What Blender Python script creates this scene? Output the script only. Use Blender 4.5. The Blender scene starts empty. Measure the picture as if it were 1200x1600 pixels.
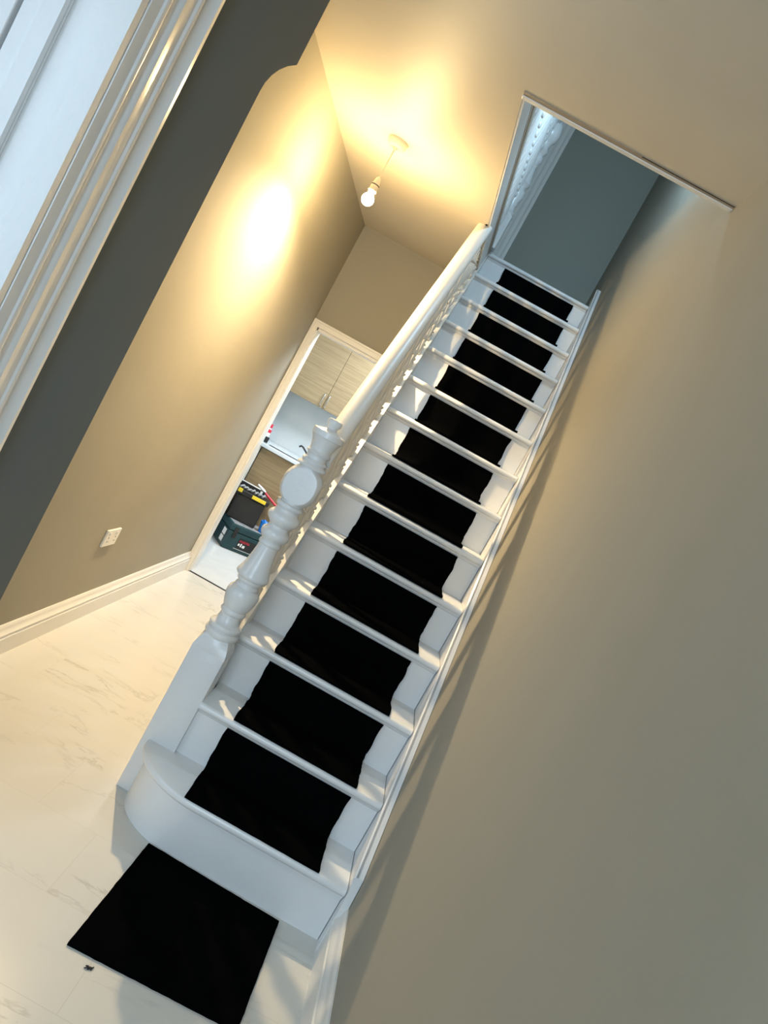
import bpy, bmesh, math, random
from mathutils import Vector, Matrix, noise
random.seed(7)
S = bpy.context.scene
COL = S.collection

# ------------------------------------------------------------------ camera
yaw, pitch, roll = 0.014110841583362765, -0.08871264574315155, 0.5074151735323786
Fw = Vector((-math.sin(yaw) * math.cos(pitch), math.cos(yaw) * math.cos(pitch), math.sin(pitch)))
R0 = Vector((math.cos(yaw), math.sin(yaw), 0))
U0 = R0.cross(Fw)
cr, sr = math.cos(roll), math.sin(roll)
Rc = cr * R0 + sr * U0
Uc = -sr * R0 + cr * U0
cam_d = bpy.data.cameras.new('camera')
cam = bpy.data.objects.new('camera', cam_d)
COL.objects.link(cam)
M = Matrix(((Rc.x, Uc.x, -Fw.x, -0.4308), (Rc.y, Uc.y, -Fw.y, -2.2097), (Rc.z, Uc.z, -Fw.z, 1.4628), (0, 0, 0, 1)))
cam.matrix_world = M
cam_d.sensor_fit = 'VERTICAL'
cam_d.sensor_height = 36
cam_d.lens = 1170 / 1600 * 36
cam_d.clip_start = 0.05
S.camera = cam

# ------------------------------------------------------------------ world, lights, exposure
S.view_settings.view_transform = 'Standard'
S.view_settings.look = 'None'
S.view_settings.gamma = 1
S.view_settings.use_curve_mapping = False
S.view_settings.exposure = 0.95
W = bpy.data.worlds.new('world')
S.world = W
W.use_nodes = True
W.node_tree.nodes['Background'].inputs[0].default_value = (0.6, 0.75, 1, 1)
W.node_tree.nodes['Background'].inputs[1].default_value = 0.05


def area(name, loc, target, sx, sy, power, col):
    d = bpy.data.lights.new(name, 'AREA')
    d.shape = 'RECTANGLE'
    d.size, d.size_y = sx, sy
    d.energy = power
    d.color = col
    o = bpy.data.objects.new(name, d)
    COL.objects.link(o)
    o.location = loc
    o.rotation_euler = (Vector(target) - Vector(loc)).to_track_quat('-Z', 'Y').to_euler()
    return o


area('daylight_front_door', (-0.75, -3.55, 1.75), (-0.75, 0, 1.2), 1.1, 1.9, 31, (0.60, 0.80, 1.0))
area('daylight_front_room', (-3.0, -1.5, 1.55), (0.0, 0.35, 1.1), 1.3, 1.9, 17, (0.66, 0.83, 1.0))
area('kitchen_ceiling_lamp', (-0.9, 3.75, 2.4), (-0.9, 3.75, 0), 0.7, 0.7, 36, (0.84, 0.93, 1.0))
BULB_STRENGTH = 520
BULB_SPOT = 80
UP_POWER = 23
pl = bpy.data.lights.new('landing_lamp', 'POINT')
pl.energy = UP_POWER
pl.color = (0.50, 0.76, 1.0)
pl.shadow_soft_size = 0.05
po = bpy.data.objects.new('landing_lamp', pl)
COL.objects.link(po)
po.location = (-0.14, 1.2, 3.6)


# ------------------------------------------------------------------ materials
def mat(name, col, rough=0.5, spec=0.5, metal=0.0, coat=0.0):
    m = bpy.data.materials.new(name)
    m.use_nodes = True
    b = m.node_tree.nodes['Principled BSDF']
    b.inputs['Base Color'].default_value = (*col, 1)
    b.inputs['Roughness'].default_value = rough
    b.inputs['Specular IOR Level'].default_value = spec
    b.inputs['Metallic'].default_value = metal
    b.inputs['Coat Weight'].default_value = coat
    return m


def N(m, t, **k):
    n = m.node_tree.nodes.new(t)
    for a, v in k.items():
        setattr(n, a, v)
    return n


def L(m, a, b):
    m.node_tree.links.new(a, b)


def coords(m, scale=(1, 1, 1), gen='Object'):
    tc = N(m, 'ShaderNodeTexCoord')
    mp = N(m, 'ShaderNodeMapping')
    mp.inputs['Scale'].default_value = scale
    L(m, tc.outputs[gen], mp.inputs[0])
    return mp.outputs[0]


def bump(m, src, strength=0.2, dist=0.01):
    bp = N(m, 'ShaderNodeBump')
    bp.inputs['Strength'].default_value = strength
    bp.inputs['Distance'].default_value = dist
    L(m, src, bp.inputs['Height'])
    L(m, bp.outputs[0], m.node_tree.nodes['Principled BSDF'].inputs['Normal'])
    return bp


def mottled(name, c1, c2, rough, nscale, bscale, bstr, bdist=0.004, scale=(1, 1, 1), spec=0.5):
    m = mat(name, c1, rough, spec)
    co = coords(m, scale)
    n = N(m, 'ShaderNodeTexNoise')
    n.inputs['Scale'].default_value = nscale
    n.inputs['Detail'].default_value = 4
    L(m, co, n.inputs['Vector'])
    mx = N(m, 'ShaderNodeMix', data_type='RGBA')
    mx.inputs[6].default_value = (*c1, 1)
    mx.inputs[7].default_value = (*c2, 1)
    L(m, n.outputs[0], mx.inputs[0])
    L(m, mx.outputs[2], m.node_tree.nodes['Principled BSDF'].inputs['Base Color'])
    n2 = N(m, 'ShaderNodeTexNoise')
    n2.inputs['Scale'].default_value = bscale
    n2.inputs['Detail'].default_value = 5
    L(m, co, n2.inputs['Vector'])
    bump(m, n2.outputs[0], bstr, bdist)
    return m


WALLC = (0.345, 0.32, 0.262)
m_wall = mottled('wall_paint', WALLC, (WALLC[0] * .93, WALLC[1] * .94, WALLC[2] * .93), 0.75, 2.2, 5, 0.3, 0.012, spec=0.2)
m_ceil = mottled('ceiling_paint', (0.60, 0.54, 0.43), (0.575, 0.515, 0.41), 0.55, 2.5, 6, 0.25, 0.01, spec=0.3)
m_white = mottled('white_gloss_paint', (0.74, 0.74, 0.73), (0.69, 0.69, 0.68), 0.27, 7, 60, 0.18, 0.003)
m_whitesoft = mottled('white_satin_paint', (0.76, 0.74, 0.69), (0.71, 0.69, 0.65), 0.35, 6, 40, 0.12, 0.002)
m_carpet = mottled('black_carpet', (0.0011, 0.0012, 0.0013), (0.0028, 0.0030, 0.0032), 1.0, 9, 450, 0.8, 0.004, spec=0.0)
m_black = mottled('black_plastic', (0.004, 0.004, 0.0045), (0.014, 0.014, 0.013), 0.55, 9, 40, 0.2)
m_teal = mottled('teal_plastic', (0.004, 0.028, 0.036), (0.007, 0.045, 0.052), 0.45, 12, 40, 0.2)
m_yellow = mat('yellow_plastic', (0.8, 0.6, 0.03), 0.45)
m_red = mat('red_plastic', (0.6, 0.02, 0.05), 0.4)
m_blue = mottled('blue_plastic', (0.01, 0.13, 0.5), (0.01, 0.2, 0.65), 0.35, 30, 30, 0.4)
m_chrome = mat('brushed_steel', (0.55, 0.53, 0.5), 0.25, metal=1)
m_dark = mat('dark_gap_and_shadow', (0.015, 0.014, 0.013), 0.8)
m_label = mat('paper_label', (0.75, 0.76, 0.76), 0.6)
m_pendant = mat('cream_plastic', (0.75, 0.66, 0.5), 0.4)
m_splash = mottled('pale_marble', (0.66, 0.70, 0.72), (0.55, 0.60, 0.62), 0.12, 4, 3, 0.0)
m_wood_dark = mat('bare_timber', (0.30, 0.22, 0.15), 0.7)
m_clear = mottled('clear_polythene', (0.45, 0.47, 0.48), (0.15, 0.16, 0.18), 0.2, 25, 30, 0.6)


def oak():
    m = mat('light_oak_laminate', (0.5, 0.4, 0.25), 0.45)
    co = coords(m, (0.8, 0.8, 16))
    n = N(m, 'ShaderNodeTexNoise')
    n.inputs['Scale'].default_value = 3.5
    n.inputs['Detail'].default_value = 6
    L(m, co, n.inputs['Vector'])
    r = N(m, 'ShaderNodeValToRGB')
    r.color_ramp.elements[0].position = 0.3
    r.color_ramp.elements[0].color = (0.215, 0.15, 0.078, 1)
    r.color_ramp.elements[1].position = 0.72
    r.color_ramp.elements[1].color = (0.31, 0.232, 0.125, 1)
    L(m, n.outputs[0], r.inputs[0])
    L(m, r.outputs[0], m.node_tree.nodes['Principled BSDF'].inputs['Base Color'])
    return m


m_oak = oak()


def mth(m, op, a, b=None, c=None):
    n = N(m, 'ShaderNodeMath', operation=op)
    for i, v in enumerate((a, b, c)):
        if v is None:
            continue
        if isinstance(v, (int, float)):
            n.inputs[i].default_value = v
        else:
            L(m, v, n.inputs[i])
    return n.outputs[0]


def tiles():
    m = mat('marble_tile', (0.7, 0.68, 0.62), 0.16)
    bs = m.node_tree.nodes['Principled BSDF']
    tc = N(m, 'ShaderNodeTexCoord')
    sp = N(m, 'ShaderNodeSeparateXYZ')
    L(m, tc.outputs['Object'], sp.inputs[0])
    x, y = sp.outputs[0], sp.outputs[1]
    v = mth(m, 'DIVIDE', mth(m, 'ADD', y, 0.082), 0.30)
    row = mth(m, 'FLOOR', v)
    fv = mth(m, 'SUBTRACT', v, row)
    u = mth(m, 'DIVIDE', mth(m, 'ADD', mth(m, 'ADD', x, 0.945), mth(m, 'MULTIPLY', row, 0.2)), 0.60)
    colm = mth(m, 'FLOOR', u)
    fu = mth(m, 'SUBTRACT', u, colm)
    dv = mth(m, 'MULTIPLY', mth(m, 'MINIMUM', fv, mth(m, 'SUBTRACT', 1.0, fv)), 0.30)
    du = mth(m, 'MULTIPLY', mth(m, 'MINIMUM', fu, mth(m, 'SUBTRACT', 1.0, fu)), 0.60)
    d = mth(m, 'MINIMUM', du, dv)
    g = mth(m, 'LESS_THAN', d, 0.0011)
    # veins: each tile samples its own patch of noise
    cb = N(m, 'ShaderNodeCombineXYZ')
    L(m, mth(m, 'ADD', x, mth(m, 'MULTIPLY', colm, 3.7)), cb.inputs[0])
    L(m, mth(m, 'MULTIPLY', mth(m, 'ADD', y, mth(m, 'MULTIPLY', row, 2.3)), 2.6), cb.inputs[1])
    L(m, mth(m, 'MULTIPLY', row, 1.7), cb.inputs[2])
    n = N(m, 'ShaderNodeTexNoise')
    n.inputs['Scale'].default_value = 3.0
    n.inputs['Detail'].default_value = 7
    n.inputs['Roughness'].default_value = 0.6
    n.inputs['Distortion'].default_value = 0.6
    L(m, cb.outputs[0], n.inputs['Vector'])
    ve = mth(m, 'ABSOLUTE', mth(m, 'SUBTRACT', n.outputs[0], 0.5))
    ve = mth(m, 'SUBTRACT', 1.0, mth(m, 'MINIMUM', mth(m, 'MULTIPLY', ve, 38.0), 1.0))
    n2 = N(m, 'ShaderNodeTexNoise')
    n2.inputs['Scale'].default_value = 2.2
    L(m, cb.outputs[0], n2.inputs['Vector'])
    msk = mth(m, 'MINIMUM', mth(m, 'MAXIMUM', mth(m, 'MULTIPLY', mth(m, 'SUBTRACT', n2.outputs[0], 0.5), 6.0), 0.0), 1.0)
    vein = mth(m, 'MULTIPLY', mth(m, 'MULTIPLY', ve, msk), 0.6)
    mx = N(m, 'ShaderNodeMix', data_type='RGBA')
    mx.inputs[6].default_value = (0.62, 0.605, 0.56, 1)
    mx.inputs[7].default_value = (0.34, 0.32, 0.28, 1)
    L(m, vein, mx.inputs[0])
    cl = N(m, 'ShaderNodeMix', data_type='RGBA')
    L(m, mth(m, 'MULTIPLY', n2.outputs[0], 0.35), cl.inputs[0])
    L(m, mx.outputs[2], cl.inputs[6])
    cl.inputs[7].default_value = (0.54, 0.52, 0.47, 1)
    gm = N(m, 'ShaderNodeMix', data_type='RGBA')
    L(m, mth(m, 'MULTIPLY', g, 0.6), gm.inputs[0])
    L(m, cl.outputs[2], gm.inputs[6])
    gm.inputs[7].default_value = (0.42, 0.40, 0.36, 1)
    L(m, gm.outputs[2], bs.inputs['Base Color'])
    L(m, mth(m, 'ADD', mth(m, 'MULTIPLY', g, 0.5), 0.2), bs.inputs['Roughness'])
    return m


m_tile = tiles()


def glow(name, col, strength):
    m = bpy.data.materials.new(name)
    m.use_nodes = True
    nt = m.node_tree
    nt.nodes.clear()
    e = nt.nodes.new('ShaderNodeEmission')
    e.inputs[0].default_value = (*col, 1)
    e.inputs[1].default_value = strength
    o = nt.nodes.new('ShaderNodeOutputMaterial')
    nt.links.new(e.outputs[0], o.inputs[0])
    return m


m_bulb = glow('lit_bulb', (1.0, 0.72, 0.34), BULB_STRENGTH)


# ------------------------------------------------------------------ mesh helpers
class MB:
    def __init__(s):
        s.bm = bmesh.new()

    def box(s, x0, x1, y0, y1, z0, z1, bev=0.0):
        b = s.bm
        vs = [b.verts.new(p) for p in ((x0, y0, z0), (x1, y0, z0), (x1, y1, z0), (x0, y1, z0), (x0, y0, z1), (x1, y0, z1), (x1, y1, z1), (x0, y1, z1))]
        fs = [b.faces.new([vs[i] for i in f]) for f in ((0, 3, 2, 1), (4, 5, 6, 7), (0, 1, 5, 4), (1, 2, 6, 5), (2, 3, 7, 6), (3, 0, 4, 7))]
        if bev:
            es = set(e for f in fs for e in f.edges)
            bmesh.ops.bevel(b, geom=list(es), offset=bev, segments=2, affect='EDGES', profile=0.5)
        return s

    def prism(s, pts, axis, a, b_):
        """closed polygon pts (2D) extruded along axis from a to b_"""
        def P(q, t):
            return {'x': (t, q[0], q[1]), 'y': (q[0], t, q[1]), 'z': (q[0], q[1], t)}[axis]
        A = [s.bm.verts.new(P(q, a)) for q in pts]
        B = [s.bm.verts.new(P(q, b_)) for q in pts]
        n = len(pts)
        s.bm.faces.new(A)
        s.bm.faces.new(B[::-1])
        for i in range(n):
            s.bm.faces.new((A[i], B[i], B[(i + 1) % n], A[(i + 1) % n]))
        return s

    def sweep(s, prof, path_pts, frame):
        """prof: 2D list; path points Vectors; frame(i)->(u,v) vectors"""
        rings = []
        for i, p in enumerate(path_pts):
            u, v = frame(i)
            rings.append([s.bm.verts.new(Vector(p) + u * a + v * b) for a, b in prof])
        n = len(prof)
        for i in range(len(rings) - 1):
            for j in range(n):
                s.bm.faces.new((rings[i][j], rings[i][(j + 1) % n], rings[i + 1][(j + 1) % n], rings[i + 1][j]))
        s.bm.faces.new(rings[0][::-1])
        s.bm.faces.new(rings[-1])
        return s

    def lathe(s, prof, c=(0, 0, 0), seg=32, axis='z'):
        """prof: (z, r)"""
        rings = []
        c = Vector(c)
        for z, r in prof:
            ring = []
            for k in range(seg):
                t = 2 * math.pi * k / seg
                a, b = r * math.cos(t), r * math.sin(t)
                p = {'z': (a, b, z), 'y': (a, z, b), 'x': (z, a, b)}[axis]
                ring.append(s.bm.verts.new(c + Vector(p)))
            rings.append(ring)
        for i in range(len(rings) - 1):
            for j in range(seg):
                s.bm.faces.new((rings[i][j], rings[i][(j + 1) % seg], rings[i + 1][(j + 1) % seg], rings[i + 1][j]))
        s.bm.faces.new(rings[0][::-1])
        s.bm.faces.new(rings[-1])
        return s

    def tube(s, pts, r, seg=10):
        pts = [Vector(p) for p in pts]
        rings = []
        for i, p in enumerate(pts):
            d = (pts[min(i + 1, len(pts) - 1)] - pts[max(i - 1, 0)]).normalized()
            u = d.orthogonal().normalized() if i == 0 else (u - d * u.dot(d)).normalized()
            v = d.cross(u)
            rr = r[i] if isinstance(r, (list, tuple)) else r
            rings.append([s.bm.verts.new(p + u * math.cos(2 * math.pi * k / seg) * rr + v * math.sin(2 * math.pi * k / seg) * rr) for k in range(seg)])
        for i in range(len(rings) - 1):
            for j in range(seg):
                s.bm.faces.new((rings[i][j], rings[i][(j + 1) % seg], rings[i + 1][(j + 1) % seg], rings[i + 1][j]))
        s.bm.faces.new(rings[0][::-1])
        s.bm.faces.new(rings[-1])
        return s

    def build(s, name, m, parent=None, smooth=None, label=None):
        bmesh.ops.recalc_face_normals(s.bm, faces=s.bm.faces)
        me = bpy.data.meshes.new(name)
        s.bm.to_mesh(me)
        s.bm.free()
        me.materials.append(m)
        o = bpy.data.objects.new(name, me)
        COL.objects.link(o)
        if smooth is not None:
            me.shade_smooth()
            me.set_sharp_from_angle(angle=math.radians(smooth))
        if parent is not None:
            o.parent = parent
            o.matrix_parent_inverse = parent.matrix_world.inverted()
        if label:
            o['label'] = label
        return o


def tag(o, label, cat, group=None):
    o['label'] = label
    o['category'] = cat
    if group:
        o['group'] = group
    return o


def thing(name, label, cat, loc=(0, 0, 0), group=None):
    o = bpy.data.objects.new(name, None)
    COL.objects.link(o)
    o.location = loc
    o.matrix_world = Matrix.Translation(loc)
    o.empty_display_size = 0.1
    return tag(o, label, cat, group)


def struct(o):
    o['kind'] = 'structure'
    return o


def copy_tree(o, parent=None):
    c = o.copy()
    COL.objects.link(c)
    c.parent = parent
    for ch in list(o.children):
        copy_tree(ch, c)
    return c


# ------------------------------------------------------------------ dimensions
G = 0.20628      # going
H = 0.20         # rise
SL = H / G
XI = -0.713      # inner face of the outer string
XW = 0.03        # right wall
XLW = -1.53      # left wall
DY = 2.833       # far wall of the hall
ZC = 2.61        # hall ceiling
ZF = 2.80        # upper floor
YT = 13 * G      # top riser
YWELL = 0.262
ZTOP = 5.3
YB = -3.7


def nl(y):       # nosing line height
    return 0.2 + (y + 0.025) * SL


# ------------------------------------------------------------------ setting
struct(MB().box(-2.0, XW, YB, DY + 0.02, -0.05, 0).build('floor', m_tile))
m_kfloor = mottled('kitchen_tile', (0.66, 0.67, 0.66), (0.56, 0.57, 0.57), 0.2, 8, 5, 0.0)
struct(MB().box(-2.6, 0.3, DY + 0.02, 5.0, -0.05, 0).build('floor_kitchen', m_kfloor))
struct(MB().box(-1.5, -0.77, DY - 0.002, DY + 0.022, -0.002, 0.003).build('trim_threshold', m_dark))

# right wall from the ground to the top of the upper storey
struct(MB().box(XW, XW + 0.15, YB, 3.45, -0.05, ZTOP).build('wall_right', m_wall))

# left wall with the front-room doorway (Y -1.25..-0.40) 
w = MB()
w.box(XLW - 0.16, XLW, 0.20, DY, -0.05, ZC + 0.19)
w.box(XLW - 0.16, XLW, YB, -1.25, -0.05, ZC + 0.19)
w.box(XLW - 0.16, XLW, -1.25, -0.40, 2.62, ZC + 0.19)
struct(w.build('wall_left', m_wall))
# shallow arch pier with its sprung bracket
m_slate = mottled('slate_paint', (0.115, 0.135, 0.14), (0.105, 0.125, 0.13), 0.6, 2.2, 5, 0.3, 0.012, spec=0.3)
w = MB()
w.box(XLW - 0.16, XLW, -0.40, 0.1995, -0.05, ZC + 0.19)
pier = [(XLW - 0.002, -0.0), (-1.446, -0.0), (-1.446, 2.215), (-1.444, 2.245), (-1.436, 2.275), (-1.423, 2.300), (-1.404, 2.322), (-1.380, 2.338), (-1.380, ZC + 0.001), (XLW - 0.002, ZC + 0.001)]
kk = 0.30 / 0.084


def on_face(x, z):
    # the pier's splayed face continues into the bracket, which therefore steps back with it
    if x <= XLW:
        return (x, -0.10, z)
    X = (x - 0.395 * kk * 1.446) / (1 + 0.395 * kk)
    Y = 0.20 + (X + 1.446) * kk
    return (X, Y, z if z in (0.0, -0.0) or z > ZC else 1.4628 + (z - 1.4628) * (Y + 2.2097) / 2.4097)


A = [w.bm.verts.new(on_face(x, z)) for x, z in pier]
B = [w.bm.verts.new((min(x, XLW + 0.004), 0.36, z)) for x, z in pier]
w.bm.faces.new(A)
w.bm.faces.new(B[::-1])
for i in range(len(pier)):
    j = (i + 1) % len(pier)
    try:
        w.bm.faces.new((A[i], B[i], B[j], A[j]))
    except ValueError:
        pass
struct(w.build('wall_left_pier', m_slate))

# far wall with the kitchen doorway
KX0, KX1, KZ = -1.498, -0.80, 1.880
w = MB()
w.box(-1.72, KX0, DY, DY + 0.12, -0.05, ZC + 0.02)
w.box(KX1, XW, DY, DY + 0.12, -0.05, ZC + 0.02)
w.box(KX0, KX1, DY, DY + 0.12, KZ, ZC + 0.02)
struct(w.build('wall_far', m_wall))

# wall behind the camera, with the front door opening and fanlight
w = MB()
w.box(-2.0, -1.25, YB - 0.12, YB, -0.05, ZF)
w.box(-0.25, XW + 0.1, YB - 0.12, YB, -0.05, ZF)
w.box(-1.25, -0.25, YB - 0.12, YB, 2.75, ZF)
w.box(-1.25, -0.25, YB - 0.12, YB, -0.05, 0.75)
struct(w.build('wall_front', m_wall))
w = MB()
for x in (-1.25, -0.30):
    w.box(x, x + 0.05, YB - 0.08, YB - 0.02, 0.75, 2.75)
w.box(-1.20, -0.30, YB - 0.08, YB - 0.02, 0.75, 0.80)
w.box(-1.20, -0.30, YB - 0.08, YB - 0.02, 2.70, 2.75)
w.box(-1.20, -0.30, YB - 0.08, YB - 0.02, 2.05, 2.11)
struct(w.build('window_1', m_white))

# ceiling slab / upper floor around the stair well
w = MB()
w.box(-2.0, -0.72, YB, 3.45, ZC, ZF)
w.box(-0.72, XW, YB, YWELL, ZC, ZF)
struct(w.build('ceiling', m_ceil))
struct(MB().box(-0.72, XW, YT + 0.006, 3.45, ZC, ZF - 0.03).build('floor_landing', m_white))

# upper storey shell
m_landing = mottled('landing_paint', (0.29, 0.29, 0.245), (0.27, 0.275, 0.23), 0.6, 2.2, 5, 0.3, 0.012, spec=0.3)
struct(MB().box(-0.70, XW, 3.30, 3.42, ZF - 0.03, ZTOP).build('wall_landing', m_landing))
struct(MB().box(-2.1, -0.72, 3.30, 3.42, ZF, ZTOP).build('wall_landing_left', m_wall))
struct(MB().box(-2.1, -1.95, YB, 3.42, ZF, ZTOP).build('wall_upper_left', m_wall))
struct(MB().box(-2.1, XW, -1.3, -1.2, ZF, ZTOP).build('wall_upper_front', m_wall))
struct(MB().box(-2.1, XW + 0.1, -1.3, 3.42, ZTOP, ZTOP + 0.1).build('ceiling_upper', m_ceil))

# front room beyond the door opening
w = MB()
w.box(-4.2, -4.1, -3.0, 1.0, -0.05, 2.8)
w.box(-4.2, XLW - 0.16, 1.0, 1.1, -0.05, 2.8)
w.box(-4.2, XLW - 0.16, -3.1, -3.0, -0.05, 2.8)
struct(w.build('wall_room', m_wall))
struct(MB().box(-4.2, -2.0, -3.1, 1.1, -0.05, 0).build('floor_room', m_kfloor))
struct(MB().box(-4.2, XLW - 0.16, -3.1, 1.1, 2.7, 2.8).build('ceiling_room', m_ceil))

# kitchen shell
w = MB()
w.box(-2.05, -1.92, DY + 0.12, 5.0, -0.05, 2.6)
w.box(0.2, 0.3, DY + 0.12, 5.0, -0.05, 2.6)
w.box(-2.05, 0.3, 4.92, 5.05, -0.05, 2.6)
struct(w.build('wall_kitchen', m_splash))
struct(MB().box(-2.05, 0.3, DY + 0.12, 5.05, 2.6, 2.7).build('ceiling_kitchen', m_whitesoft))

# ------------------------------------------------------------------ skirtings
def skirt_profile(h, t):
    return [(0, 0), (t, 0), (t, h * .60), (t * .80, h * .63), (t * .80, h * .68), (t * .95, h * .70), (t * .95, h * .74), (t * .62, h * .80), (t * .45, h * .88), (t * .45, h * .92), (t * .30, h * .97), (t * .2, h), (0, h)]


struct(MB().prism([(XLW + a, b) for a, b in skirt_profile(0.135, 0.025)], 'y', 0.33, DY).build('baseboard_left', m_whitesoft, smooth=40))
struct(MB().prism([(XW - a, b) for a, b in skirt_profile(0.165, 0.024)], 'y', YB, -0.035).build('baseboard_right', m_whitesoft, smooth=40))

# ------------------------------------------------------------------ kitchen door frame
w = MB()
w.prism([(-1.528, 0), (KX0 + .012, 0), (KX0 + .012, KZ), (KX1 - .01, KZ), (KX1 - .01, 0), (KX1 + .055, 0), (KX1 + .055, KZ + .045), (-1.528, KZ + .045)], 'y', DY - 0.016, DY)
w.prism([(-1.528, 0), (-1.512, 0), (-1.512, KZ + .032), (KX1 + .04, KZ + .032), (KX1 + .04, 0), (KX1 + .055, 0), (KX1 + .055, KZ + .045), (-1.528, KZ + .045)], 'y', DY - 0.024, DY - 0.01)
w.box(KX0 - 0.001, KX0 + 0.02, DY, DY + 0.12, 0, KZ)
w.box(KX1 - 0.02, KX1 + 0.001, DY, DY + 0.12, 0, KZ)
w.box(KX0, KX1, DY, DY + 0.12, KZ - 0.02, KZ + 0.001)
struct(w.build('trim_kitchen_doorway', m_whitesoft))

# ------------------------------------------------------------------ front-room architrave and lining
# profile from the outer edge (Y=-0.14) to the inner edge (Y=-0.395); protrusion from the wall
ap = [(-0.140, 0), (-0.140, .034), (-0.158, .036), (-0.163, .030), (-0.178, .020), (-0.196, .0165), (-0.205, .0215), (-0.214, .0235), (-0.222, .0215),
      (-0.227, .0155), (-0.232, .0155), (-0.272, .0155), (-0.277, .019), (-0.285, .0225), (-0.295, .019), (-0.298, .015), (-0.303, .013), (-0.322, .013), (-0.328, .0165),
      (-0.338, .019), (-0.348, .0165), (-0.352, .011), (-0.358, .010), (-0.385, .009), (-0.392, .0075), (-0.395, 0)]
pr = [(XLW + b, a) for a, b in ap]
pr = [(x, y) for x, y in pr]
w = MB()
w.prism(pr, 'z', 0, ZC - 0.02)
struct(w.build('trim_1', m_white, smooth=35))
w = MB()
w.box(XLW - 0.135, XLW + 0.006, -0.425, -0.399, 0, 2.62)      # lining
w.prism([(-1.668, -0.40), (-1.668, -0.436), (-1.674, -0.442), (-1.722, -0.442), (-1.726, -0.436), (-1.726, -0.40)], 'z', 0, 2.62)
w.box(-1.772, -1.665, -0.430, -0.399, 0, 2.62)
struct(w.build('door_1', m_white))
struct(MB().box(-1.830, -1.786, -0.43, 0.35, 0.02, 2.58, 0.003).build('door_2', m_white))

# ------------------------------------------------------------------ well trims
m_tan = mottled('aged_cream_paint', (0.36, 0.29, 0.21), (0.30, 0.235, 0.165), 0.5, 9, 40, 0.2)
w = MB()
w.box(-0.722, XW - 0.001, YWELL - 0.012, YWELL + 0.012, ZC - 0.006, ZC + 0.001, 0.002)
w.box(-0.722, XW - 0.001, YWELL, YWELL + 0.014, ZC - 0.002, ZC + 0.19)
struct(w.build('trim_well_edge', m_whitesoft))
struct(MB().box(-0.720, XW - 0.001, YWELL - 0.034, YWELL - 0.012, ZC - 0.003, ZC + 0.001).build('trim_well_strip', m_tan))
struct(MB().box(-0.30, XW - 0.004, YWELL - 0.032, YWELL - 0.027, ZC - 0.0036, ZC).build('trim_well_shadow_line', m_dark))  # dark strip colours in the shadow line at the outer edge of the trim
w = MB()
w.box(-0.722, -0.712, YWELL + 0.014, YT, ZC + 0.002, ZC + 0.125)
w.box(-0.722, -0.7085, YWELL + 0.014, YT, ZF - .008, ZF + 0.012, .002)
struct(w.build('trim_well_side', m_white))
w = MB()
w.box(-0.722, -0.7105, YWELL + 0.014, YT, ZC + 0.125, ZC + 0.150, .002)
w.box(-0.722, -0.7085, YWELL + 0.014, YT, ZC + 0.152, ZC + 0.182, .003)
struct(w.build('trim_well_batten', m_tan))

# architrave on the landing wall
w = MB()
w.box(-0.765, -0.640, 3.282, 3.30, ZF, 5.0)
w.box(-0.745, -0.728, 3.274, 3.283, ZF, 5.0)
w.box(-0.705, -0.690, 3.274, 3.283, ZF, 5.0)
w.box(-0.665, -0.640, 3.270, 3.283, ZF, 5.0)
struct(w.build('trim_landing', m_whitesoft))

# ------------------------------------------------------------------ staircase
stair = thing('staircase', 'white painted timber staircase climbing between the handrail and the right wall', 'staircase', (-0.35, 0, 0))


def tread_profile(y0, y1, zt):
    """nosing front at y0, back at y1"""
    r = 0.0135
    pts = [(y1, zt), (y0 + r, zt)]
    for k in range(1, 7):
        t = math.pi / 2 + math.pi * k / 7
        pts.append((y0 + r + r * math.cos(t), zt - r + r * math.sin(t)))
    pts.append((y0 + r, zt - 2 * r))
    # scotia below
    pts += [(y0 + r + .003, zt - 2 * r), (y0 + r + .0035, zt - 2 * r - .004), (y0 + .0225, zt - 2 * r - .0115), (y0 + .025, zt - 2 * r - .0145), (y1, zt - 2 * r - .0145)]
    return pts


for k in range(2, 15):
    y = (k - 1) * G
    z = k * H
    back = y + G + 0.012 if k < 14 else y + 0.10
    MB().prism(tread_profile(y - 0.025, back, z), 'x', XI - 0.002 if k > 2 else -0.687, 0.002).build('tread', m_white, stair, smooth=40)
    MB().box(XI - 0.002, 0.002, y, y + 0.014, z - H - 0.02, z - 0.02).build('riser', m_white, stair)

# bullnose bottom step
def ell(cx, cy, rx, ry, n=18):
    # from straight front to the side, quarter ellipse
    return [(cx - rx * math.sin(math.pi / 2 * i / n), cy - ry * math.cos(math.pi / 2 * i / n)) for i in range(n + 1)]


def bullnose(off, z0, z1, mb, yback=0.235, xr=0.002):
    c = ell(-0.52, 0.19, 0.240 + off, 0.190 + off)
    poly = [(xr, -off)] + c + [(c[-1][0], yback), (xr, yback)]
    mb.prism(poly, 'z', z0, z1)


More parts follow.
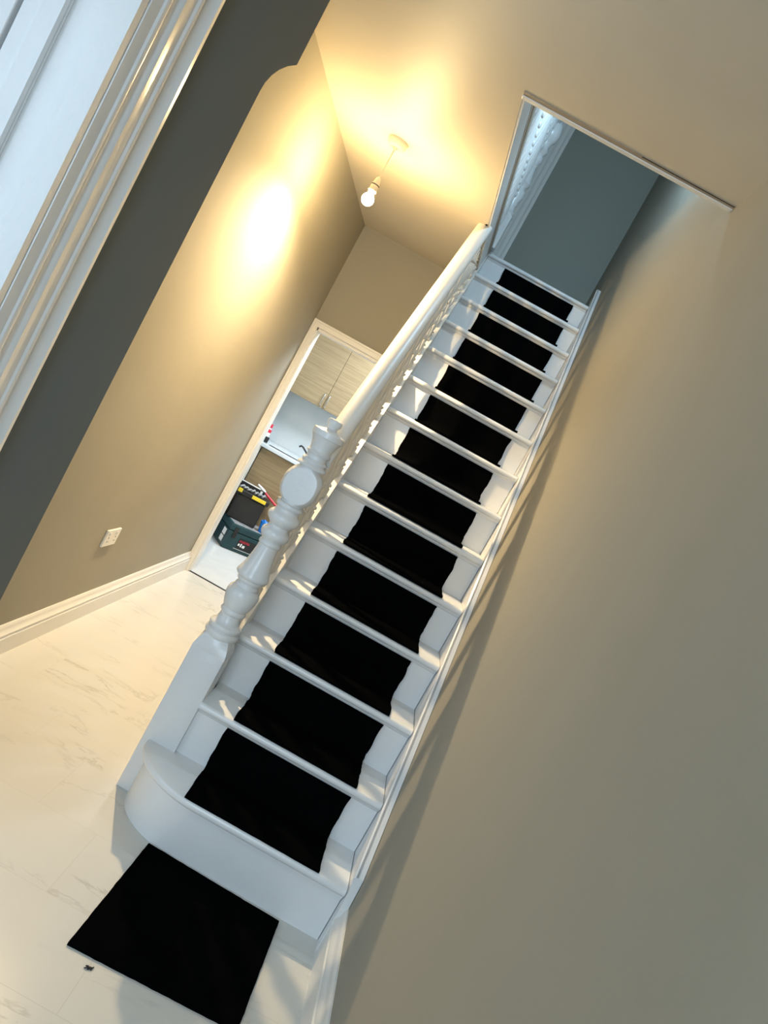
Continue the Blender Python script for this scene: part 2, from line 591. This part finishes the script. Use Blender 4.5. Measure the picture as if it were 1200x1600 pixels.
w = MB()
bullnose(0.0, 0, 0.175, w)
w.build('riser', m_white, stair, smooth=40)
w = MB()
for off, z0, z1 in ((0.0095, 0.1600, 0.1660), (0.013, 0.1658, 0.1732)):
    bullnose(off, z0, z1, w)
c_off = [(0.0180, 0.1730), (0.0225, 0.1765), (0.0250, 0.1820), (0.0255, 0.1865), (0.0250, 0.1915), (0.0225, 0.1965), (0.0180, 0.2000)]
rings = []
for off, z in c_off:
    c = ell(-0.52, 0.19, 0.240 + off, 0.190 + off)
    poly = [(0.002, -off)] + c + [(c[-1][0], 0.235), (0.002, 0.235)]
    rings.append([w.bm.verts.new((x, y, z)) for x, y in poly])
n = len(rings[0])
for i in range(len(rings) - 1):
    for j in range(n):
        w.bm.faces.new((rings[i][j], rings[i][(j + 1) % n], rings[i + 1][(j + 1) % n], rings[i + 1][j]))
w.bm.faces.new(rings[0][::-1])
w.bm.faces.new(rings[-1])
w.build('tread', m_white, stair, smooth=45)

# wall string with a moulded top edge
def string_poly(y0, y1, up, down, z_floor=0.0):
    return [(y0, max(z_floor, nl(y0) - down)), (y0, nl(y0) + up), (y1, nl(y1) + up), (y1, nl(y1) - down)]


w = MB()
yE = 2.74
ys = [-0.045, -0.045, -0.03]
n = 60
lo, hi = [], []
for i in range(n + 1):
    y = -0.03 + (yE + 0.03) * i / n
    wob = 0.004 * noise.noise(Vector((y * 2.1, 3.3, 0))) + 0.003 * noise.noise(Vector((y * 9, 1.3, 0)))
    hi.append((y, nl(y) + 0.060 + wob))
    lo.append((y, max(0, nl(y) - 0.32)))
poly = [(-0.05, 0), (-0.05, 0.15)] + [q for q in hi] + [(yE, nl(yE) - .3)] + [(yE, nl(yE) - 0.32), (0.33, 0)]
w.prism(poly, 'x', 0.004, XW - 0.002)
w.build('string', m_white, stair)
w = MB()
for i in range(n):
    (y0, z0), (y1, z1) = hi[i], hi[i + 1]
    prof = [(0.004, 0.0), (-0.0015, -.006), (-0.001, -.014), (0.003, -.018), (0.0015, -.026), (0.004, -.034), (0.012, -.034), (0.012, 0.0)]
    A = [w.bm.verts.new((x, y0, z0 + d)) for x, d in prof]
    B = [w.bm.verts.new((x, y1, z1 + d)) for x, d in prof]
    for j in range(len(prof)):
        jj = (j + 1) % len(prof)
        w.bm.faces.new((A[j], B[j], B[jj], A[jj]))
    if i == 0:
        w.bm.faces.new(A)
    if i == n - 1:
        w.bm.faces.new(B[::-1])
w.build('string_moulding', m_white, stair)

# outer string, spandrel below
w = MB()
yA, yB_ = 0.30, YT + 0.06
w.prism([(yA, nl(yA) - .30), (yA, nl(yA) + .022), (yB_, nl(yB_) + .022), (yB_, nl(yB_) - .30)], 'x', -0.758, XI)
w.prism([(yA, nl(yA) + .018), (yA, nl(yA) + .032), (yB_, nl(yB_) + .032), (yB_, nl(yB_) + .018)], 'x', -0.766, XI + 0.006)
w.build('string', m_whitesoft, stair)
w = MB()
yc = (ZC + 0.28 - 0.2) / SL - 0.025
w.prism([(0.31, 0), (0.31, nl(.31) - .28), (yc, nl(yc) - .28), (DY - 0.01, ZC), (DY - 0.01, 0)], 'x', -0.748, -0.728)
w.build('spandrel', m_whitesoft, stair)

# newel post
NX, NY0 = -0.747, 0.19
NYc = NY0 + 0.061
nw = MB()
nw.box(NX - 0.061, NX + 0.061, NY0, NY0 + 0.122, 0.0, 0.560, 0.004)
# rounded shoulders of the square block
for i in range(7):
    t0, t1 = i / 7, (i + 1) / 7
    r0 = 0.061 - 0.030 * (1 - math.sqrt(max(0, 1 - t0 ** 2)))
    r1 = 0.061 - 0.030 * (1 - math.sqrt(max(0, 1 - t1 ** 2)))
    z0, z1 = 0.556 + .075 * t0, 0.556 + .075 * t1
    q = 8
    def ring(rad, z, t):
        out = []
        for k in range(32):
            a = 2 * math.pi * k / 32 + math.pi / 4
            sq = rad / max(abs(math.cos(a)), abs(math.sin(a)))
            rr = sq * (1 - t) + min(rad * 1.02, sq) * t
            out.append(nw.bm.verts.new((NX + rr * math.cos(a), NYc + rr * math.sin(a), z)))
        return out
    A, B = ring(r0, z0, t0 ** 1.2), ring(r1, z1, t1 ** 1.2)
    for k in range(32):
        nw.bm.faces.new((A[k], A[(k + 1) % 32], B[(k + 1) % 32], B[k]))
    if i == 6:
        nw.bm.faces.new(B)
post = nw.build('newel_post', m_white, stair, smooth=40)
prof = [(.600, .050), (.612, .058), (.622, .0605), (.630, .058), (.634, .052), (.640, .056), (.648, .058), (.655, .055), (.659, .046), (.672, .0405), (.686, .0375), (.693, .0375),
        (.697, .043), (.703, .0455), (.709, .043), (.713, .041), (.722, .0455), (.737, .051), (.754, .0555), (.770, .057), (.784, .054), (.793, .0475), (.797, .042), (.801, .043), (.805, .041),
        (.808, .038), (.814, .0385), (.818, .043), (.824, .0455), (.829, .0455), (.834, .053), (.840, .0580), (.846, .0585), (.856, .054), (.872, .0485), (.892, .0435), (.915, .0395), (.940, .0365), (.958, .0352),
        (.960, .0385), (.966, .040), (.972, .0385), (.975, .036), (.982, .0385), (.988, .0455), (.997, .0500), (1.007, .0500), (1.016, .046), (1.020, .040), (1.027, .0365), (1.033, .035), (1.036, .0385),
        (1.042, .044), (1.050, .0525), (1.061, .0570), (1.071, .0555), (1.079, .049), (1.084, .043), (1.092, .0405), (1.098, .0415), (1.101, .0465), (1.108, .049), (1.113, .0475), (1.118, .051)]
MB().lathe(prof, (NX, NYc, 0), 40).build('newel_shaft', m_white, post, smooth=50)
# faceted ball block
w = MB()
bp = []
nb = 30
for i in range(nb + 1):
    t = -1 + 2 * i / nb
    bp.append((1.185 + 0.071 * t, 0.0675 * math.sqrt(max(0, 1 - (abs(t) * 0.93) ** 2.2))))
bp = [(1.112, 0.040)] + [(z, max(rr, .040)) for z, rr in bp] + [(1.258, 0.040)]
w.lathe(bp, (0, 0, 0), 96)
for v in w.bm.verts:
    lim = 0.039
    if abs(v.co.y) > lim:
        v.co.y = math.copysign(lim, v.co.y)
    v.co.x = max(-.066, min(.063, v.co.x))
    v.co += Vector((NX, NYc, 0))
w.build('newel_block', m_white, post, smooth=25)
prof = [(1.254, .050), (1.258, .052), (1.263, .050), (1.267, .044), (1.271, .041), (1.277, .044), (1.282, .042), (1.286, .036), (1.296, .035), (1.301, .037), (1.304, .0415), (1.309, .043), (1.313, .040), (1.316, .0375),
        (1.322, .037), (1.334, .040), (1.347, .0445), (1.357, .0495), (1.362, .0520), (1.365, .0560), (1.384, .0560), (1.386, .053), (1.393, .024), (1.398, .0185), (1.404, .0185), (1.409, .0225), (1.415, .0250), (1.424, .0255), (1.430, .0225), (1.432, .016), (1.433, .001)]
MB().lathe(prof, (NX, NYc, 0), 40).build('newel_cap', m_white, post, smooth=40)

# handrail
RX = -0.735
dirv = Vector((0, 1, SL)).normalized()
upv = Vector((0, -SL, 1)).normalized()
xv = Vector((1, 0, 0))
hp = [(-0.018, -.060), (0.018, -.060), (0.021, -.051), (0.034, -.048), (0.035, -.037), (0.028, -.034), (0.028, -.029), (0.037, -.023), (0.038, -.012), (0.035, -.001), (0.026, .007), (0.013, .012), (0, .0135),
      (-0.013, .012), (-0.026, .007), (-0.035, -.001), (-0.038, -.012), (-0.037, -.023), (-0.028, -.029), (-0.028, -.034), (-0.035, -.037), (-0.034, -.048), (-0.021, -.051)]
RT = 0.835
def rail_pt(y):
    return Vector((RX, y, nl(y) + RT - 0.013))
w = MB()
yend = (ZC - 0.004 - 0.2 - RT) / SL - 0.025 + 0.03
w.sweep(hp, [rail_pt(NYc + 0.01), rail_pt(1.0), rail_pt(yend)], lambda i: (xv, upv if i < 2 else Vector((0, -0.98, 0.2))))
w.build('handrail', m_whitesoft, stair, smooth=40)

# balusters
def bal_prof(h):
    P = [(0, .020), (.06, .020), (.065, .014), (.075, .021), (.085, .021), (.092, .013), (.11, .0145), (.17, .0215), (.24, .0185), (.32, .013), (.345, .012), (.35, .018), (.365, .0195), (.38, .018), (.385, .0125),
         (.42, .0135), (.5, .0185), (.6, .0205), (.68, .0165), (.74, .012), (.745, .017), (.76, .019), (.775, .017), (.78, .012), (.80, .013), (.86, .017), (.90, .0185), (.905, .013), (.915, .019), (.93, .019), (1, .019)]
    return [(z * h, r) for z, r in P]


n_b = 0
y = 0.375
proto = {}
while y < 2.62:
    z0 = nl(y) + 0.028
    z1 = min(nl(y) + RT - 0.055 * 1.39, ZC + 0.03)
    if z1 - z0 > 0.05:
        MB().lathe(bal_prof(z1 - z0), (-0.738, y, z0), 14).build('baluster', m_whitesoft, stair, smooth=50)
    y += 0.1031
# landing edge apron at the top of the flight, between string and well side
MB().prism([(yend - .05, ZC + .0), (YT, ZC), (YT, nl(YT) + .02), (2.42, ZC + .03)], 'x', -0.735, -0.724).build('apron_panel', m_white, stair)

# ------------------------------------------------------------------ landing balustrade upstairs
lb = thing('landing_balustrade', 'white turned balustrade along the upper landing above the stair well', 'balustrade', (-0.745, 0.3, ZF))
xL = -0.742
MB().box(xL - .03, xL + .03, YWELL - 0.02, YT + .0, ZF, ZF + 0.022).build('bottom_rail', m_white, lb)
yb = 0.36
first = None
while yb < 2.50:
    MB().lathe(bal_prof(0.80), (xL, yb, ZF + .02), 16).build('baluster', m_white, lb, smooth=50)
    yb += 0.105
w = MB()
w.sweep(hp, [Vector((xL, YWELL - 0.05, ZF + .88)), Vector((xL, YT + .05, ZF + .88))], lambda i: (xv, Vector((0, 0, 1))))
w.build('handrail', m_white, lb, smooth=40)
np_ = [(z - 0.6 + ZF + .2, r * 0.95) for z, r in [(.600, .050), (.622, .0605), (.634, .052), (.648, .058), (.659, .046), (.686, .0375), (.703, .0455), (.713, .041), (.754, .0555), (.784, .054), (.797, .042), (.814, .0385), (.840, .0580), (.872, .0485), (.915, .0395), (.958, .0352), (.966, .040), (.975, .036), (.997, .0500), (1.016, .046), (1.033, .035), (1.061, .0570), (1.084, .043), (1.12, .05), (1.14, .066), (1.18, .074), (1.23, .066), (1.25, .05), (1.29, .035), (1.31, .043), (1.36, .052), (1.38, .055), (1.39, .02), (1.42, .025), (1.43, .005)]]
for yy in (2.60,):
    nwl = MB().box(xL - .05, xL + .05, yy - .05, yy + .05, ZF, ZF + .22, .004).build('newel_post', m_white, lb)
    MB().lathe(np_, (xL, yy, 0), 28).build('newel_shaft', m_white, nwl, smooth=50)

# ------------------------------------------------------------------ carpet pieces, one per tread with the riser above
ORD = ['lowest', 'second', 'third', 'fourth', 'fifth', 'sixth', 'seventh', 'eighth', 'ninth', 'tenth', 'eleventh', 'twelfth', 'highest']


def carpet_piece(k, xl, xr):
    y0 = (k - 1) * G - 0.020
    yr = k * G
    z = k * H
    zt = (k + 1) * H - 0.040
    th = 0.007
    rad = 0.052 if k < 9 else 0.03
    path = []
    ns = 10
    ye = yr - rad
    for i in range(ns + 1):
        path.append((y0 + (ye - y0) * i / ns, z + .0015, 0, 1))
    for i in range(1, 9):
        t = math.pi / 2 * i / 8
        path.append((ye + (rad - .0015) * math.sin(t), z + .0015 + rad - rad * math.cos(t), -math.sin(t), math.cos(t)))
    for i in range(1, 9):
        path.append((yr - .0015, z + rad + (zt - z - rad) * i / 8, -1, 0))
    mb = MB()
    nx = 16
    grid_t, grid_b = [], []
    for i, (y, zz, ny, nz) in enumerate(path):
        rt, rb = [], []
        eL = xl + 0.0025 * noise.noise(Vector((i * 1.7, k * 5.1, 0))) + 0.006 * noise.noise(Vector((i * .2, k * 3.1, 4)))
        eR = xr + 0.0025 * noise.noise(Vector((i * 1.7, k * 5.1, 9))) + 0.006 * noise.noise(Vector((i * .2, k * 3.1, 7)))
        for j in range(nx + 1):
            x = eL + (eR - eL) * j / nx
            yo = 0.0
            if i == 0:
                yo = 0.002 * noise.noise(Vector((j * 2.3, k * 7.7, 3)))
            lift = 0.0015 * (1 + noise.noise(Vector((x * 14, (y + zz) * 9, k))))
            rb.append(mb.bm.verts.new((x, y + yo, zz)))
            rt.append(mb.bm.verts.new((x, y + yo + ny * (th + lift), zz + nz * (th + lift))))
        grid_t.append(rt)
        grid_b.append(rb)
    f = mb.bm.faces.new
    P = len(path)
    for i in range(P - 1):
        for j in range(nx):
            f((grid_t[i][j], grid_t[i][j + 1], grid_t[i + 1][j + 1], grid_t[i + 1][j]))
            f((grid_b[i][j], grid_b[i + 1][j], grid_b[i + 1][j + 1], grid_b[i][j + 1]))
        f((grid_t[i][0], grid_t[i + 1][0], grid_b[i + 1][0], grid_b[i][0]))
        f((grid_t[i][nx], grid_b[i][nx], grid_b[i + 1][nx], grid_t[i + 1][nx]))
    for j in range(nx):
        f((grid_t[0][j], grid_b[0][j], grid_b[0][j + 1], grid_t[0][j + 1]))
        f((grid_t[-1][j], grid_t[-1][j + 1], grid_b[-1][j + 1], grid_b[-1][j]))
    o = mb.build('carpet_piece', m_carpet, smooth=50)
    if k == 1:
        lab = 'black carpet piece on the lowest, round-ended step and the riser behind it'
    elif k == 13:
        lab = 'black carpet piece on the highest tread, running up to the landing edge'
    else:
        lab = 'black carpet piece on the %s tread counted up from the floor' % ORD[k - 1]
    tag(o, lab, 'carpet', 'black carpet pieces on the stairs')
    return o


cl = [-.573, -.566, -.568, -.566, -.561, -.571, -.570, -.568, -.566, -.568, -.572, -.572, -.576]
crr = [-.100, -.100, -.098, -.098, -.098, -.104, -.110, -.098, -.090, -.076, -.084, -.082, -.083]
for k in range(1, 14):
    carpet_piece(k, cl[k - 1], crr[k - 1])

# loose piece on the floor
mb = MB()
c4 = [Vector((-.619, -.501)), Vector((-.149, -.478)), Vector((-.132, -.025)), Vector((-.601, -.008))]
nx, ny = 30, 30
gt, gb = [], []
for i in range(ny + 1):
    rt, rb = [], []
    for j in range(nx + 1):
        u, v = j / nx, i / ny
        q = (c4[0] * (1 - u) + c4[1] * u) * (1 - v) + (c4[3] * (1 - u) + c4[2] * u) * v
        e = min(u, 1 - u, v, 1 - v)
        q = q + Vector((0.0018 * noise.noise(Vector((i * 1.9, j * 1.3, 0))), 0.0018 * noise.noise(Vector((i * 1.9, j * 1.3, 5)))))
        rb.append(mb.bm.verts.new((q.x, q.y, 0.0008)))
        rt.append(mb.bm.verts.new((q.x, q.y, 0.0095 + 0.001 * noise.noise(Vector((u * 5, v * 5, 0))))))
    gt.append(rt)
    gb.append(rb)
f = mb.bm.faces.new
for i in range(ny):
    for j in range(nx):
        f((gt[i][j], gt[i][j + 1], gt[i + 1][j + 1], gt[i + 1][j]))
        f((gb[i][j], gb[i + 1][j], gb[i + 1][j + 1], gb[i][j + 1]))
    f((gt[i][0], gt[i + 1][0], gb[i + 1][0], gb[i][0]))
    f((gt[i][nx], gb[i][nx], gb[i + 1][nx], gt[i + 1][nx]))
for j in range(nx):
    f((gt[0][j], gb[0][j], gb[0][j + 1], gt[0][j + 1]))
    f((gt[ny][j], gt[ny][j + 1], gb[ny][j + 1], gb[ny][j]))
tag(mb.build('carpet_mat', m_carpet), 'loose square black carpet mat lying on the tiles in front of the bottom step', 'mat')

# scrap of debris near the mat
mb = MB()
for i in range(7):
    a = random.uniform(0, 6.28)
    x, y = -0.537 + random.uniform(-.010, .010), -0.532 + random.uniform(-.006, .006)
    d = Vector((math.cos(a), math.sin(a))) * random.uniform(.004, .009)
    z0 = random.uniform(.0012, .003)
    mb.tube([(x - d.x, y - d.y, .0018), (x, y, z0 + .003), (x + d.x, y + d.y, z0)], .0014, 6)
tag(mb.build('carpet_scrap', m_black), 'tiny dark scrap of fluff on the tiles beside the loose mat', 'scrap')

# ------------------------------------------------------------------ pendant bulb
BX, BY = -1.205, 1.15
pd = thing('pendant_light', 'lit bare bulb hanging on a flex from a round ceiling rose', 'light', (BX, BY, ZC))
MB().lathe([(ZC - .001, .046), (ZC - .008, .046), (ZC - .022, .043), (ZC - .030, .036), (ZC - .033, .012), (ZC - .040, .008), (ZC - .042, .004)], (BX, BY, 0), 36).build('ceiling_rose', m_pendant, pd, smooth=40)
MB().tube([(BX, BY, ZC - .038), (BX - .001, BY, ZC - .10), (BX - .001, BY, 2.43)], .0028, 8).build('flex', m_pendant, pd, smooth=60)
MB().lathe([(2.436, .005), (2.430, .010), (2.415, .014), (2.404, .0155), (2.403, .0185), (2.398, .0185), (2.397, .017), (2.375, .018), (2.374, .0195), (2.370, .0195)], (BX - .001, BY, 0), 28).build('lamp_holder', m_pendant, pd, smooth=40)
MB().lathe([(2.3965, .0188), (2.3995, .0188), (2.3998, .0192), (2.3962, .0192)], (BX - .001, BY, 0), 28).build('holder_ring', m_dark, pd)
bp = []
for i in range(15):
    t = i / 14
    a = math.pi * (0.5 - 1) * 0
    ang = -math.pi / 2 + t * math.pi * 0.86
    bp.append((2.330 + .0275 * math.sin(ang), max(.0008, .0275 * math.cos(ang))))
bp += [(2.360, .0145), (2.369, .0135)]
MB().lathe(bp, (BX - .001, BY, 0), 28).build('bulb', m_bulb, pd, smooth=60)

sd = bpy.data.lights.new('bulb_light', 'SPOT')
sd.energy = BULB_SPOT
sd.color = (1.0, 0.75, 0.43)
sd.spot_size = math.radians(158)
sd.spot_blend = 0.65
sd.shadow_soft_size = 0.012
sl = bpy.data.objects.new('bulb_light', sd)
COL.objects.link(sl)
sl.location = (BX - .001, BY, 2.299)

# ------------------------------------------------------------------ double socket on the left wall
so = thing('wall_socket', 'white double electrical socket on the left wall above the skirting', 'socket', (XLW, 1.155, 0.445))
MB().box(XLW + .0005, XLW + .012, 1.082, 1.228, 0.402, 0.488, .003).build('faceplate', m_whitesoft, so)
for yy in (1.108, 1.182):
    MB().box(XLW + .0115, XLW + .016, yy - .006, yy + .006, 0.462, 0.478, .0015).build('switch', m_white, so)
    w = MB()
    w.box(XLW + .0118, XLW + .0124, yy - .003 + .01, yy + .003 + .01, 0.444, 0.452)
    w.box(XLW + .0118, XLW + .0124, yy - .008 + .01, yy - .002 + .01, 0.426, 0.430)
    w.box(XLW + .0118, XLW + .0124, yy + .004 + .01, yy + .010 + .01, 0.426, 0.430)
    w.build('pin_holes', m_dark, so)

# ------------------------------------------------------------------ kitchen
CF = 4.58
def handle(x, y, z0, z1, parent):
    MB().tube([(x, y, z0), (x, y - .02, z0 + .006), (x, y - .028, z0 + .02), (x, y - .03, (z0 + z1) / 2), (x, y - .028, z1 - .02), (x, y - .02, z1 - .006), (x, y, z1)], .005, 8).build('handle', m_chrome, parent, smooth=60, label='steel bow handle')


def cabinet(name, label, x0, x1, y0, y1, z0, z1, split, hz, group):
    t = thing(name, label, 'cabinet', ((x0 + x1) / 2, (y0 + y1) / 2, z0), group)
    MB().box(x0, x1, y0 + .020, y1, z0, z1).build('body', m_oak, t)
    xs = [x0] + split + [x1]
    for i in range(len(xs) - 1):
        d = MB().box(xs[i] + .0015, xs[i + 1] - .0015, y0, y0 + .019, z0 + .001, z1 - .002, .0015).build('door', m_oak, t)
        if hz:
            hx = xs[i + 1] - .024 if i % 2 == 0 else xs[i] + .024
            handle(hx, y0, hz[0], hz[1], d)
    return t


cabinet('wall_cabinet', 'light oak double-door wall cabinet above the marble splashback', -1.88, -1.08, CF, 4.915, 1.405, 2.15, [-1.478], (1.42, 1.545), None)
cabinet('wall_cabinet', 'light oak wall cabinet further right, mostly hidden behind the newel and handrail', -1.075, -0.40, CF, 4.915, 1.405, 2.15, [-0.74], (1.42, 1.545), None)
t = cabinet('base_cabinet', 'light oak base cabinet below the white worktop', -1.735, -1.14, 4.315, 4.915, 0.10, 0.862, [], None, None)
t = cabinet('base_cabinet', 'light oak base cabinet right of the first, hidden behind the newel post', -1.135, -0.45, 4.315, 4.915, 0.10, 0.862, [], None, None)
tag(MB().box(-1.79, -1.742, 4.30, 4.915, 0.0, 0.862, .002).build('end_panel', m_whitesoft), 'white end panel at the left side of the base cabinets', 'panel')
tag(MB().box(-1.70, -0.46, 4.37, 4.40, 0.0, 0.097).build('plinth', m_oak), 'oak plinth under the kitchen base cabinets', 'plinth')
wt = tag(MB().box(-1.915, 0.1, 4.285, 4.915, 0.866, 0.90, .004).build('worktop', m_splash), 'pale marble-look kitchen worktop with a white front edge', 'worktop')
hob = thing('hob', 'dark narrow hob strip set into the kitchen worktop', 'hob', (-1.50, 4.45, 0.9))
MB().box(-1.70, -1.20, 4.36, 4.40, 0.9004, 0.903, .001).build('glass', m_black, hob)
MB().box(-1.70, -1.20, 4.405, 4.425, 0.9004, 0.903, .001).build('trim_strip', m_chrome, hob)
tp = thing('kitchen_tap', 'dark curved kitchen tap standing on the worktop behind the newel cap', 'tap', (-1.30, 4.55, 0.90))
MB().tube([(-1.335, 4.50, .902), (-1.345, 4.50, .95), (-1.40, 4.50, .995), (-1.445, 4.50, 1.022), (-1.465, 4.50, 1.024), (-1.478, 4.50, 1.008)], .0085, 10).build('spout', m_black, tp, smooth=60)
MB().lathe([(0.9004, .022), (.912, .022), (.918, .014)], (-1.335, 4.50, 0), 16).build('base', m_black, tp, smooth=40)
bt = thing('sauce_bottle', 'red and white bottle at the left end of the kitchen worktop', 'bottle', (-1.80, 4.62, 0.90))
MB().lathe([(.9008, .018), (.905, .020), (.99, .020), (1.01, .012), (1.02, .010)], (-1.815, 4.66, .0), 16).build('body', m_label, bt, smooth=50)
MB().lathe([(.955, .0204), (.985, .0208), (.986, .0204)], (-1.815, 4.66, .02), 16).build('label_band', m_red, bt, smooth=50)
MB().lathe([(1.021, .012), (1.055, .012), (1.058, .010)], (-1.815, 4.66, 0), 16).build('cap', m_red, bt, smooth=50)
sp = thing('sponge_holder', 'small black pot beside the red bottle on the worktop', 'pot', (-1.80, 4.40, .9))
MB().lathe([(.9008, .016), (.905, .018), (.950, .020), (.952, .017), (.910, .015)], (-1.752, 4.42, 0), 16).build('cup', m_black, sp, smooth=50)


# rotated toolboxes: helper builds in local axes
def boxes(parts, root, C, th):
    ca, sa = math.cos(th), math.sin(th)
    for nm, m, lst, lab in parts:
        mb = MB()
        for (x0, x1, y0, y1, z0, z1, bv) in lst:
            mb.box(x0, x1, y0, y1, z0, z1, bv)
        for v in mb.bm.verts:
            x, y, z = v.co
            v.co = (C[0] + ca * x - sa * y, C[1] + sa * x + ca * y, C[2] + z)
        mb.build(nm, m, root, label=lab)


C1 = (-1.565, 3.90, 0.0)
th1 = math.radians(33)
tb = thing('power_tool_case', 'teal plastic power tool case with white label, lowest of the stacked boxes', 'tool case', C1)
boxes([('base', m_teal, [(0, .38, 0, .29, .003, .165, .008)], None),
       ('lid', m_teal, [(-.002, .382, -.002, .292, .168, .225, .010)], None),
       ('top_panel', m_clear, [(.02, .36, .02, .27, .225, .2285, .001)], 'dusty grey moulded lid panel'),
       ('latch', m_black, [(.04, .075, -.008, -.0025, .11, .205, .002)], 'black latch'),
       ('latch', m_black, [(.31, .345, -.008, -.0025, .11, .205, .002)], 'black latch'),
       ('side_sticker', m_label, [(-.0035, -.0021, .05, .125, .035, .085, 0), (-.0035, -.0021, .05, .125, .095, .15, 0)], 'white sticker with printed lines'),
       ('front_sticker', m_black, [(.12, .30, -.0035, -.0021, .04, .13, 0)], 'black sticker')], tb, C1, th1)
boxes([('sticker_print', m_label, [(.125, .14, -.0045, -.0036, .065, .085, 0), (.148, .16, -.0045, -.0036, .060, .09, 0), (.168, .19, -.0045, -.0036, .058, .08, 0), (.10, .31, -.0030, -.0021, .030, .033, 0)], 'small white print')], tb, C1, th1)
cu = bpy.data.curves.new('maker_logo', 'FONT')
cu.body = 'makita'
cu.size = 0.036
cu.extrude = 0.0005
cu.materials.append(m_red)
lo_ = bpy.data.objects.new('maker_logo', cu)
COL.objects.link(lo_)
lo_.parent = tb
lo_.matrix_parent_inverse = Matrix.Translation(C1).inverted()
lo_.matrix_world = Matrix.Translation(C1) @ Matrix.Rotation(th1, 4, 'Z') @ Matrix.Translation((.125, -.0042, .098)) @ Matrix.Rotation(math.pi / 2, 4, 'X')
bpy.context.view_layer.update()
lme = bpy.data.meshes.new_from_object(lo_.evaluated_get(bpy.context.evaluated_depsgraph_get()))
lo2 = bpy.data.objects.new('maker_logo', lme)
COL.objects.link(lo2)
lo2.parent = tb
lo2.matrix_parent_inverse = lo_.matrix_parent_inverse.copy()
lo2.matrix_world = lo_.matrix_world.copy()
bpy.data.objects.remove(lo_)
lo2.name = 'maker_logo'
lo2['label'] = 'small red lettering'

C2 = (-1.685, 4.035, 0.2305)
t2 = thing('toolbox', 'black toolbox with yellow latches standing on the teal case', 'toolbox', C2)
boxes([('body', m_black, [(0.01, .265, 0.0, .15, .0, .215, .01)], None),
       ('lid', m_black, [(-.005, .285, -.010, .16, .218, .262, .008)], None),
       ('latch', m_yellow, [(.13, .255, -.020, -.0105, .228, .258, .003)], 'yellow latch'),
       ('latch', m_yellow, [(-.004, .035, -.020, -.0105, .235, .268, .003)], 'yellow latch')], t2, C2, math.radians(12))
C3 = (-1.915, 4.15, 0.0)
t3 = thing('toolbox', 'tall black toolbox at the left edge of the kitchen doorway, behind the teal case', 'toolbox', C3)
boxes([('body', m_black, [(0, .185, 0.02, .15, .003, .28, .01)], None),
       ('lid', m_black, [(0, .187, 0.018, .15, .283, .50, .01)], None),
       ('latch', m_yellow, [(.12, .18, .005, .0175, .27, .30, .003)], 'yellow latch')], t3, C3, math.radians(0))
# bits lying on top of the black toolbox
tl = thing('spirit_level', 'black spirit level with a white top edge lying on the black toolbox', 'spirit level', (-1.72, 4.17, .494))
boxes([('frame', m_black, [(0, .225, 0, .022, .0, .045, .002)], None), ('edge_strip', m_label, [(0.0, .175, 0, .022, .0455, .052, 0)], 'white edge'), ('vial', m_label, [(.185, .205, -.002, -.0001, .012, .040, 0)], 'white vial window')], tl, (-1.72, 4.165, .494), math.radians(4))
mb = MB()
for i in range(7):
    mb.tube([(-1.69 + i * .034, 4.055 + i * .006, .505 + .004 * (i % 2)), (-1.67 + i * .032, 4.09 + i * .006, .520 - .004 * (i % 3)), (-1.66 + i * .031, 4.12 + i * .006, .506)], .010, 7)
tag(mb.build('polythene_bag', m_clear, smooth=60), 'crumpled clear polythene bag on top of the black toolbox', 'bag')
mb = MB()
mb.tube([(-1.54, 4.27, .535), (-1.36, 4.265, .465), (-1.14, 4.26, .38), (-1.0, 4.25, .32)], .010, 8)
rr_ = thing('broom', 'long red-handled stick leaning behind the black toolbox against the cabinet', 'broom', (-1.3, 4.26, 0.0))
mb.build('stick', m_red, rr_, smooth=60)
MB().tube([(-1.60, 4.27, .560), (-1.57, 4.27, .549), (-1.53, 4.265, .535), (-1.51, 4.265, .530)], [.008, .012, .014, .008], 10).build('grip', m_label, rr_, smooth=60, label='white grip')
MB().box(-1.02, -0.94, 4.22, 4.28, 0.0, 0.335, .01).build('head', m_black, rr_)
mb = MB()
mb.lathe([(0.231, .040), (.315, .054), (.325, .056), (.327, .048)], (-1.352, 4.135, 0), 20)
mb.tube([(-1.39, 4.12, .305), (-1.375, 4.115, .335), (-1.35, 4.12, .318), (-1.325, 4.13, .335)], .014, 7)
tag(mb.build('blue_tub', m_blue, smooth=50), 'bright blue tub standing on the teal case, right of the black toolbox', 'tub')
